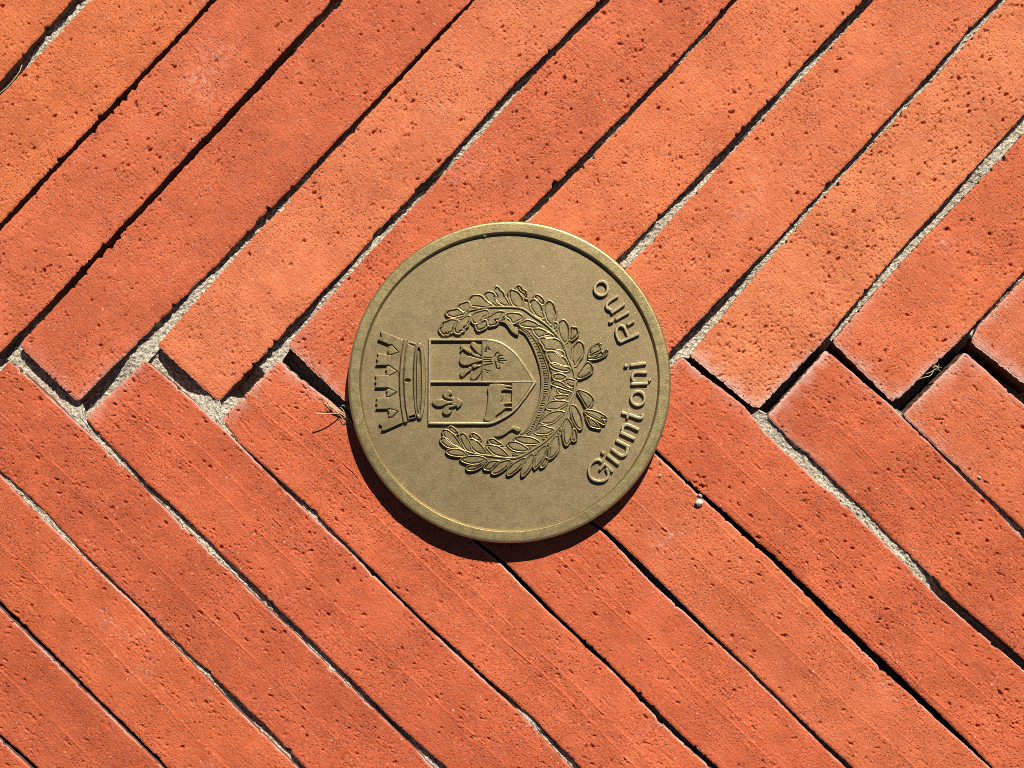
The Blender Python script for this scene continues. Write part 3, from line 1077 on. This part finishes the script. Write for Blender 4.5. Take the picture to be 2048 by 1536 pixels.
OAK = [('c3', s) for s in (
    [(262, 690), (290, 655), (305, 612), (370, 587), (440, 580), (475, 590), (450, 630), (420, 668), (412, 715), (380, 727), (352, 750), (332, 742), (300, 752), (278, 730)],
    [(450, 700), (460, 650), (490, 595), (540, 567), (600, 540), (633, 530), (620, 590), (604, 636), (566, 660), (552, 700), (512, 712), (500, 738), (470, 735)],
    [(350, 482), (400, 452), (430, 456), (470, 440), (530, 478), (560, 490), (500, 518), (430, 530), (380, 520)],
    [(500, 405), (530, 372), (590, 355), (638, 372), (640, 420), (610, 458), (560, 468), (530, 440)],
    [(640, 312), (690, 265), (770, 275), (830, 330), (900, 380), (880, 405), (760, 400), (680, 392), (642, 350)],
    [(830, 257), (860, 230), (910, 225), (950, 262), (945, 310), (1000, 370), (990, 395), (920, 360), (870, 318)],
    [(960, 202), (980, 162), (1020, 190), (1060, 240), (1090, 300), (1125, 370), (1110, 385), (1040, 368), (990, 320), (990, 262)],
    [(1150, 227), (1178, 197), (1230, 220), (1280, 260), (1305, 320), (1310, 390), (1280, 413), (1220, 388), (1172, 340), (1160, 282)],
    [(662, 547), (700, 502), (780, 467), (850, 462), (868, 490), (820, 530), (780, 570), (740, 608), (690, 598)],
    [(725, 642), (770, 612), (830, 592), (858, 620), (820, 670), (770, 693), (735, 688)],
    [(872, 562), (920, 522), (1000, 482), (1070, 478), (1040, 515), (1020, 555), (960, 570), (975, 615), (920, 638), (882, 625)],
    [(1110, 522), (1180, 492), (1270, 510), (1308, 540), (1268, 570), (1200, 608), (1160, 562)],
    [(1240, 160), (1275, 150), (1310, 190), (1350, 220), (1360, 280), (1330, 250), (1290, 215)])]
OAK += [('c4', s) for s in (
    [(20, 688), (50, 652), (130, 632), (200, 650), (270, 698), (308, 714), (160, 724)],
    [(165, 342), (200, 312), (260, 330), (310, 400), (340, 490), (348, 578), (290, 558), (220, 490), (182, 430)],
    [(240, 255), (290, 245), (340, 300), (365, 355), (320, 345), (270, 300)],
    [(390, 422), (410, 362), (450, 337), (490, 360), (520, 430), (545, 500), (520, 600), (480, 668), (430, 620), (402, 540), (382, 490)],
    [(605, 680), (622, 642), (670, 630), (720, 680), (740, 780), (738, 880), (690, 958), (640, 880), (602, 800)],
    [(780, 762), (802, 737), (830, 755), (858, 745), (880, 790), (868, 850), (820, 888), (772, 908), (782, 830)],
    [(832, 1030), (870, 980), (920, 957), (958, 1000), (968, 1080), (940, 1160), (880, 1258), (840, 1308), (812, 1230), (815, 1120)],
    [(212, 762), (290, 762), (400, 800), (438, 830), (350, 850), (282, 868), (242, 820)],
    [(312, 912), (400, 900), (520, 915), (610, 950), (658, 1050), (640, 1068), (520, 1068), (400, 1058), (360, 1000)],
    [(427, 1112), (530, 1122), (620, 1170), (690, 1230), (733, 1308), (640, 1298), (530, 1278), (450, 1220)],
    [(472, 1292), (560, 1302), (700, 1340), (758, 1370), (720, 1388), (600, 1378), (500, 1330)],
    [(520, 1472), (560, 1452), (640, 1460), (698, 1490), (620, 1528), (540, 1510)],
    [(390, 850), (440, 835), (500, 860), (480, 885), (420, 880)],
    [(560, 1100), (610, 1090), (660, 1130), (660, 1155), (600, 1140)],
    [(520, 680), (550, 665), (575, 690), (560, 740), (525, 750)])]
LAUREL = [('c6', s) for s in (
    [(502, 215), (560, 182), (640, 210), (700, 258), (778, 298), (700, 288), (600, 250)],
    [(582, 290), (680, 318), (768, 345), (720, 360), (620, 345)],
    [(542, 412), (620, 392), (718, 396), (700, 430), (620, 448), (562, 440)],
    [(417, 555), (470, 502), (560, 482), (718, 500), (640, 560), (560, 598), (442, 593)],
    [(337, 800), (390, 730), (470, 672), (560, 647), (658, 652), (600, 720), (520, 788), (430, 818)],
    [(242, 958), (300, 892), (360, 867), (440, 900), (508, 920), (430, 968), (340, 983)],
    [(722, 762), (745, 775), (790, 850), (800, 960), (780, 1050), (722, 1138), (690, 1100), (672, 980), (682, 870)],
    [(800, 552), (850, 572), (900, 650), (938, 760), (945, 878), (900, 888), (842, 800), (802, 690), (787, 600)],
    [(832, 922), (855, 960), (860, 1058), (820, 1078), (805, 1050), (812, 990)],
    [(578, 1022), (590, 1100), (590, 1200), (540, 1288), (462, 1348), (457, 1260), (472, 1150), (520, 1070)],
    [(388, 1178), (385, 1290), (340, 1380), (232, 1498), (227, 1400), (242, 1310), (310, 1240)],
    [(330, 1480), (345, 1420), (400, 1360), (410, 1400), (370, 1460)])]
LAUREL += [('c5', s) for s in (
    [(345, 742), (400, 747), (470, 792), (540, 880), (578, 968), (480, 928), (392, 850), (350, 790)],
    [(427, 702), (460, 692), (510, 730), (543, 778), (490, 768), (442, 730)],
    [(312, 870), (340, 852), (400, 880), (480, 958), (558, 988), (470, 988), (380, 958), (322, 902)],
    [(402, 1050), (470, 1017), (560, 1020), (640, 1060), (648, 1098), (560, 1103), (460, 1088)],
    [(592, 812), (640, 795), (690, 862), (730, 950), (735, 1030), (690, 1020), (640, 950), (602, 870)],
    [(720, 885), (790, 880), (870, 940), (930, 1020), (958, 1078), (880, 1068), (790, 1020), (745, 950)],
    [(762, 792), (820, 802), (878, 858), (868, 878), (800, 858)],
    [(982, 965), (1060, 962), (1150, 990), (1230, 1050), (1283, 1113), (1190, 1108), (1090, 1078), (1022, 1020)],
    [(1012, 882), (1070, 872), (1130, 910), (1178, 943), (1100, 943), (1042, 920)],
    [(1292, 940), (1350, 912), (1440, 930), (1530, 980), (1573, 1020), (1500, 1038), (1380, 1018), (1322, 980)],
    [(1392, 860), (1450, 837), (1560, 842), (1650, 862), (1738, 915), (1640, 933), (1520, 923), (1440, 890)],
    [(612, 1165), (680, 1132), (780, 1122), (880, 1130), (948, 1160), (880, 1200), (760, 1215), (680, 1200)],
    [(692, 1285), (740, 1258), (820, 1262), (900, 1225), (930, 1205), (880, 1262), (800, 1300), (720, 1310)],
    [(947, 1285), (1000, 1230), (1060, 1197), (1138, 1197), (1090, 1240), (1030, 1298), (980, 1303)],
    [(1062, 1353), (1090, 1290), (1160, 1222), (1298, 1182), (1280, 1240), (1210, 1310), (1120, 1358)],
    [(1287, 1368), (1310, 1290), (1390, 1222), (1500, 1162), (1518, 1162), (1480, 1240), (1400, 1318), (1320, 1373)],
    [(1502, 1388), (1512, 1290), (1560, 1182), (1638, 1095), (1653, 1170), (1620, 1260), (1550, 1348)])]
lrg = np.random.default_rng(21)
q = 0
for crop, s in OAK:
    b = Build()
    b.leaf(catmull(tr(crop, s), 3), B0, T0 + (0.02 * q - 0.4) * P, 3.9, 1.6, lrg)
    b.make("leaf", M_relief, wreath)
    q += 1
for crop, s in LAUREL:
    b = Build()
    b.leaf(catmull(tr(crop, s), 3), B0, T0 + (0.02 * q - 0.6) * P, 3.7)
    b.make("leaf", M_relief, wreath)
    q += 1
# berries
for crop, x, y in [('c5', 690, 1090), ('c5', 1050, 1100), ('c5', 1370, 1080), ('c5', 1420, 1082), ('c5', 990, 1190), ('c5', 1345, 1200), ('c5', 1615, 985), ('c6', 625, 915), ('c6', 595, 970),
                   ('c6', 430, 1010), ('c6', 370, 1042), ('c6', 440, 1135), ('c6', 240, 1280)]:
    b = Build()
    c = tr(crop, [(x, y)])[0]
    b.ring(c, 1.9, 1.9, 1.7, B0, T0 + 1.1 * P, 0.5, 0, 14)
    b.make("berry", M_relief, wreath)
# ribbon under the wreath: tails, knot and the motto band
tails = [('c4', [(1050, 1185), (1080, 1045), (1150, 992), (1240, 952), (1262, 962), (1232, 1022), (1250, 1052), (1238, 1092), (1130, 1142)]),
         ('c4', [(1055, 1200), (1180, 1158), (1245, 1085), (1272, 1122), (1322, 1070), (1357, 1092), (1322, 1152), (1220, 1205), (1110, 1225)]),
         ('c4', [(865, 1480), (925, 1400), (1012, 1272), (1060, 1262), (1108, 1312), (1126, 1380), (1088, 1440), (980, 1498), (905, 1518)]),
         ('c6', [(865, 312), (950, 312), (1050, 352), (1116, 420), (1132, 490), (1060, 598), (1022, 580), (962, 480), (902, 380)]),
         ('c6', [(985, 622), (1090, 612), (1200, 642), (1310, 702), (1338, 768), (1268, 748), (1300, 800), (1300, 848), (1240, 815), (1150, 760), (1035, 700)]),
         ('c6', [(1012, 712), (1080, 732), (1168, 800), (1228, 888), (1190, 898), (1092, 870), (1052, 820)]),
         ('c6', [(690, 165), (740, 130), (800, 140), (880, 175), (860, 230), (800, 270), (740, 240)])]
for crop, s in tails:
    b = Build()
    b.leaf(catmull(offset(tr(crop, s), -2.0), 3), B0, T0 + (0.02 * q - 1.2) * P, 3.6)
    b.make("ribbon_tail", M_relief, wreath)
    q += 1
for crop, lines in (('c4', [[(1085, 1080), (1120, 1030), (1165, 1012), (1180, 1030)], [(1090, 1110), (1130, 1070)], [(980, 1440), (1030, 1360), (1080, 1340), (1090, 1380), (1040, 1400)], [(900, 1480), (990, 1440), (1080, 1400)]]),
                    ('c6', [[(930, 330), (1000, 380), (1060, 430)], [(1030, 530), (1040, 490), (1080, 480), (1085, 515), (1050, 545)], [(940, 430), (1000, 560)], [(1000, 640), (1100, 670), (1200, 720), (1260, 770)],
                            [(1060, 760), (1085, 750), (1100, 790), (1150, 830)], [(720, 200), (790, 180), (840, 200), (820, 230), (780, 220)]])):
    b = Build()
    for k, ln in enumerate(lines):
        b.stroke(tr(crop, ln), 1.7, B0, T0 + (0.9 + 0.03 * k) * P, 0.5)
    b.make("ribbon_fold", M_relief, wreath)
inner = [(1036, 659), (1050, 668), (1064, 692), (1074.5, 720), (1080.5, 745), (1082, 768), (1079, 792), (1072, 815), (1063, 838), (1051, 859), (1040, 868)]
outer = [(1042, 655), (1058, 662), (1077, 688), (1092, 720), (1099.5, 745), (1101.5, 768), (1098, 792), (1090, 817), (1079, 842), (1064, 866), (1052, 874)]
inner = catmull_open(inner, 4)
outer = catmull_open(outer, 4)
b = Build()
t_in = inner + (outer - inner) * 0.20
t_a = inner + (outer - inner) * 0.82
b.plate(np.vstack([inner, t_in[::-1]]), B0, T0 - 0.5 * P, 1.0)
b.plate(np.vstack([t_a, outer[::-1]]), B0, T0 - 0.45 * P, 0.9)
b.plate(np.vstack([inner + (outer - inner) * 0.1, (inner + (outer - inner) * 0.9)[::-1]]), B0, T0 - 3.6 * P, 0.6)
band = b.make("motto_ribbon", M_relief, wreath)
b = Build()
mid_l = inner + (outer - inner) * 0.34
mid_r = inner + (outer - inner) * 0.72
mrg = random.Random(4)
ts = np.linspace(2, len(inner) - 4, 46)
for k, t in enumerate(ts):
    i = int(t)
    fr_ = t - i
    pl = mid_l[i] * (1 - fr_) + mid_l[i + 1] * fr_
    pr = mid_r[i] * (1 - fr_) + mid_r[i + 1] * fr_
    tg = (mid_l[i + 1] - mid_l[i]) / np.linalg.norm(mid_l[i + 1] - mid_l[i])
    kind = mrg.choice("IICUVOI")
    zt = T0 - 1.5 * P + 0.01 * k * P
    if kind == 'I':
        b.stroke([pl, pr], 1.25, B0, zt, 0.3)
    elif kind == 'V':
        b.stroke([pl - tg * .9, pr], 1.0, B0, zt, 0.3)
        b.stroke([pl + tg * .9, pr], 1.0, B0, zt + .005 * P, 0.3)
    elif kind == 'O':
        b.ring((pl + pr) / 2, np.linalg.norm(pr - pl) / 2 * .8, 1.2, 0.9, B0, zt, 0.25, 0, 12)
    else:
        b.stroke([pl - tg * .8, pr - tg * .6, pr + tg * .6, pl + tg * .8], 1.0, B0, zt, 0.3, 3)
mo = b.make("motto_lettering", M_relief, wreath)
for crop, s in (('c3', [(962, 590), (1060, 606), (1110, 640), (1150, 700), (1205, 752), (1262, 772), (1252, 732), (1190, 640), (1120, 580), (1060, 512), (1085, 580)]),
                ('c5', [(1090, 812), (1200, 770), (1270, 720), (1340, 672), (1440, 690), (1478, 725), (1430, 760), (1360, 720), (1290, 760), (1220, 810), (1130, 832)])):
    b = Build()
    b.plate(catmull(tr(crop, s), 2), B0, T0 + 0.6 * P, 1.2)
    b.make("ribbon_end", M_relief, wreath)


# ------------------------------------------------------------------ small things lying about
def tube(b, pts, r0, r1, seg=6):
    """tapered tube through world points"""
    p = catmull_open(np.asarray(pts, float), 5) if len(pts) > 2 else np.asarray(pts, float)
    n = len(p)
    tan = np.gradient(p, axis=0)
    tan /= np.linalg.norm(tan, axis=1)[:, None]
    base = len(b.v)
    for i in range(n):
        r = r0 + (r1 - r0) * i / (n - 1)
        t = Vector(tan[i])
        s = t.cross(Vector((0.13, 0.2, 1))).normalized()
        u = t.cross(s)
        for k in range(seg):
            a = 2 * math.pi * k / seg
            b.v.append(tuple(Vector(p[i]) + s * (r * math.cos(a)) + u * (r * math.sin(a))))
    for i in range(n - 1):
        for k in range(seg):
            k2 = (k + 1) % seg
            b.f.append((base + i * seg + k, base + i * seg + k2, base + (i + 1) * seg + k2, base + (i + 1) * seg + k))
    b.f.append(tuple(base + k for k in range(seg))[::-1])
    b.f.append(tuple(base + (n - 1) * seg + k for k in range(seg)))


def W(px, py, h):
    g = ground(px, py, h * P)
    return (g.x, g.y, g.z)


def fibres(name, label, cat, paths, mat):
    b = Build()
    for pts, r0, r1 in paths:
        tube(b, [W(*q) for q in pts], r0 * P, r1 * P)
    me = mesh(name, b.v, b.f)
    fix_normals(me)
    cen_ = Vector(W(*paths[0][0][0]))
    me.transform(Matrix.Translation(-cen_))
    o = link(name, me, mat, None, True)
    o.location = cen_
    o["label"] = label
    o["category"] = cat
    return o


def z7(x, y):
    return 600 + x / 10.975, 760 + y / 10.975


def g7(pts):
    return [(z7(x, y)[0], z7(x, y)[1], h) for x, y, h in pts]


fibres("dry_grass_tuft", "tuft of dry straw-coloured grass caught in the joint left of the medallion", "dry grass", [
    (g7([(1050, 790, 2), (900, 700, 7), (720, 600, 9), (560, 440, 8), (480, 360, 5)]), 1.5, .6),
    (g7([(1040, 850, 1), (940, 770, 6), (800, 680, 8), (700, 560, 9), (600, 400, 6)]), 1.2, .6),
    (g7([(960, 770, 3), (820, 700, 9), (650, 560, 14), (500, 505, 18), (400, 510, 17)]), 1.4, .5),
    (g7([(940, 770, 3), (800, 650, 8), (640, 600, 9), (560, 520, 8)]), 1.3, .6),
    (g7([(900, 760, 3), (760, 735, 20), (560, 738, 32), (340, 732, 40)]), 1.1, 1.6),
    (g7([(1060, 860, 2), (960, 780, 6), (860, 720, 9), (740, 640, 8), (640, 640, 3)]), 1.5, .6),
    (g7([(980, 720, 2), (930, 640, 6), (880, 600, 8)]), 1.1, .7),
    (g7([(1000, 600, 1), (960, 560, 7), (920, 560, 8), (900, 585, 4)]), .9, .5),
    (g7([(1000, 950, 1), (960, 900, 8), (900, 800, 9), (780, 700, 5)]), 1.1, .5),
], M_straw)


def t5(pts):
    return [(1348 + x / 2.926, 500 + y / 2.926, h) for x, y, h in pts]


fibres("dry_rootlet", "pale curled rootlet sticking out of the deep black joint at right", "rootlet", [
    (t5([(1435, 755, 1), (1465, 745, 4), (1500, 735, 3), (1520, 705, 0), (1535, 690, -4)]), .8, .6),
    (t5([(1475, 725, 1), (1500, 715, 3), (1525, 700, 1), (1545, 688, -5)]), .8, .6),
    (t5([(1515, 690, -2), (1530, 680, 2), (1545, 690, 3), (1535, 702, -1), (1520, 695, -4)]), 1.8, 1.2),
    (t5([(1540, 695, 0), (1552, 685, 5), (1568, 690, 3)]), .9, .4),
    (t5([(1535, 690, 0), (1548, 678, 4), (1550, 668, 5)]), .9, .4),
    (t5([(1545, 700, 0), (1560, 708, 3)]), .8, .5),
], M_root)
fibres("straw_stalk", "single golden straw bent along the pale joint at the top left corner", "straw",
       [([(44, 130, -8), (38, 145, -6), (25, 162, -2), (10, 178, 2), (-14, 196, 4)], 1.1, .8)], M_straw)


def pebble(name, label, px, py, r, h, squash, mat, seed, extra=()):
    rg = random.Random(seed)
    bm = bmesh.new()
    for (dx, dy, dz, rr) in [(0, 0, 0, 1.0)] + list(extra):
        g = bmesh.ops.create_icosphere(bm, subdivisions=3, radius=rr)
        k = [rg.uniform(0, 6) for _ in range(6)]
        for v in g['verts']:
            d = v.co.normalized()
            f = 1 + .13 * math.sin(3 * d.x + k[0]) * math.cos(2.6 * d.y + k[1]) + .09 * math.sin(5 * d.z + k[2] + 3 * d.x) + .05 * math.sin(9 * d.y + k[3])
            v.co = Vector((v.co.x * squash[0] * f + dx, v.co.y * squash[1] * f + dy, v.co.z * squash[2] * f + dz))
    bmesh.ops.scale(bm, vec=(r * P,) * 3, verts=bm.verts)
    me = bpy.data.meshes.new(name)
    bm.to_mesh(me)
    bm.free()
    o = link(name, me, mat, None, True)
    g = ground(px, py, h * P)
    o.location = g
    o.rotation_euler = (0, 0, rg.uniform(0, 3))
    o["label"] = label
    o["category"] = "pebble" if name == "pebble" else "grit"
    return o


pebble("pebble", "small rounded pale pebble on the brick edge below right of the medallion", 1398.5, 1005, 7.2, 6.0, (1, .95, 1.0), M_pebble, 3)
pebble("grit_grain", "tiny whitish grit grain just above the rounded pebble at the dark joint", 1400, 991, 4.0, 3.0, (1.2, .8, .7), M_mortar, 4)
pebble("mortar_crumb", "whitish crumb lodged against the inner rim at the top of the medallion face", 967, 471, 3.0, 43 - 8.3 + 2.4 + 3, (.8, 1.5, .8), M_mortar, 5, [(.9, -.9, 0, .6), (2.2, -1.2, -.2, .5)])
pebble("grit_grain", "small white grain lying on the brick near the lower right edge of the medallion", 1320, 951, 3.0, 1.8, (1.1, .9, .6), M_mortar, 6)
pebble("grit_grain", "white grain on the brick at the far right below the second deep joint", 1959, 955, 3.4, 2.0, (1.3, .8, .6), M_mortar, 8)
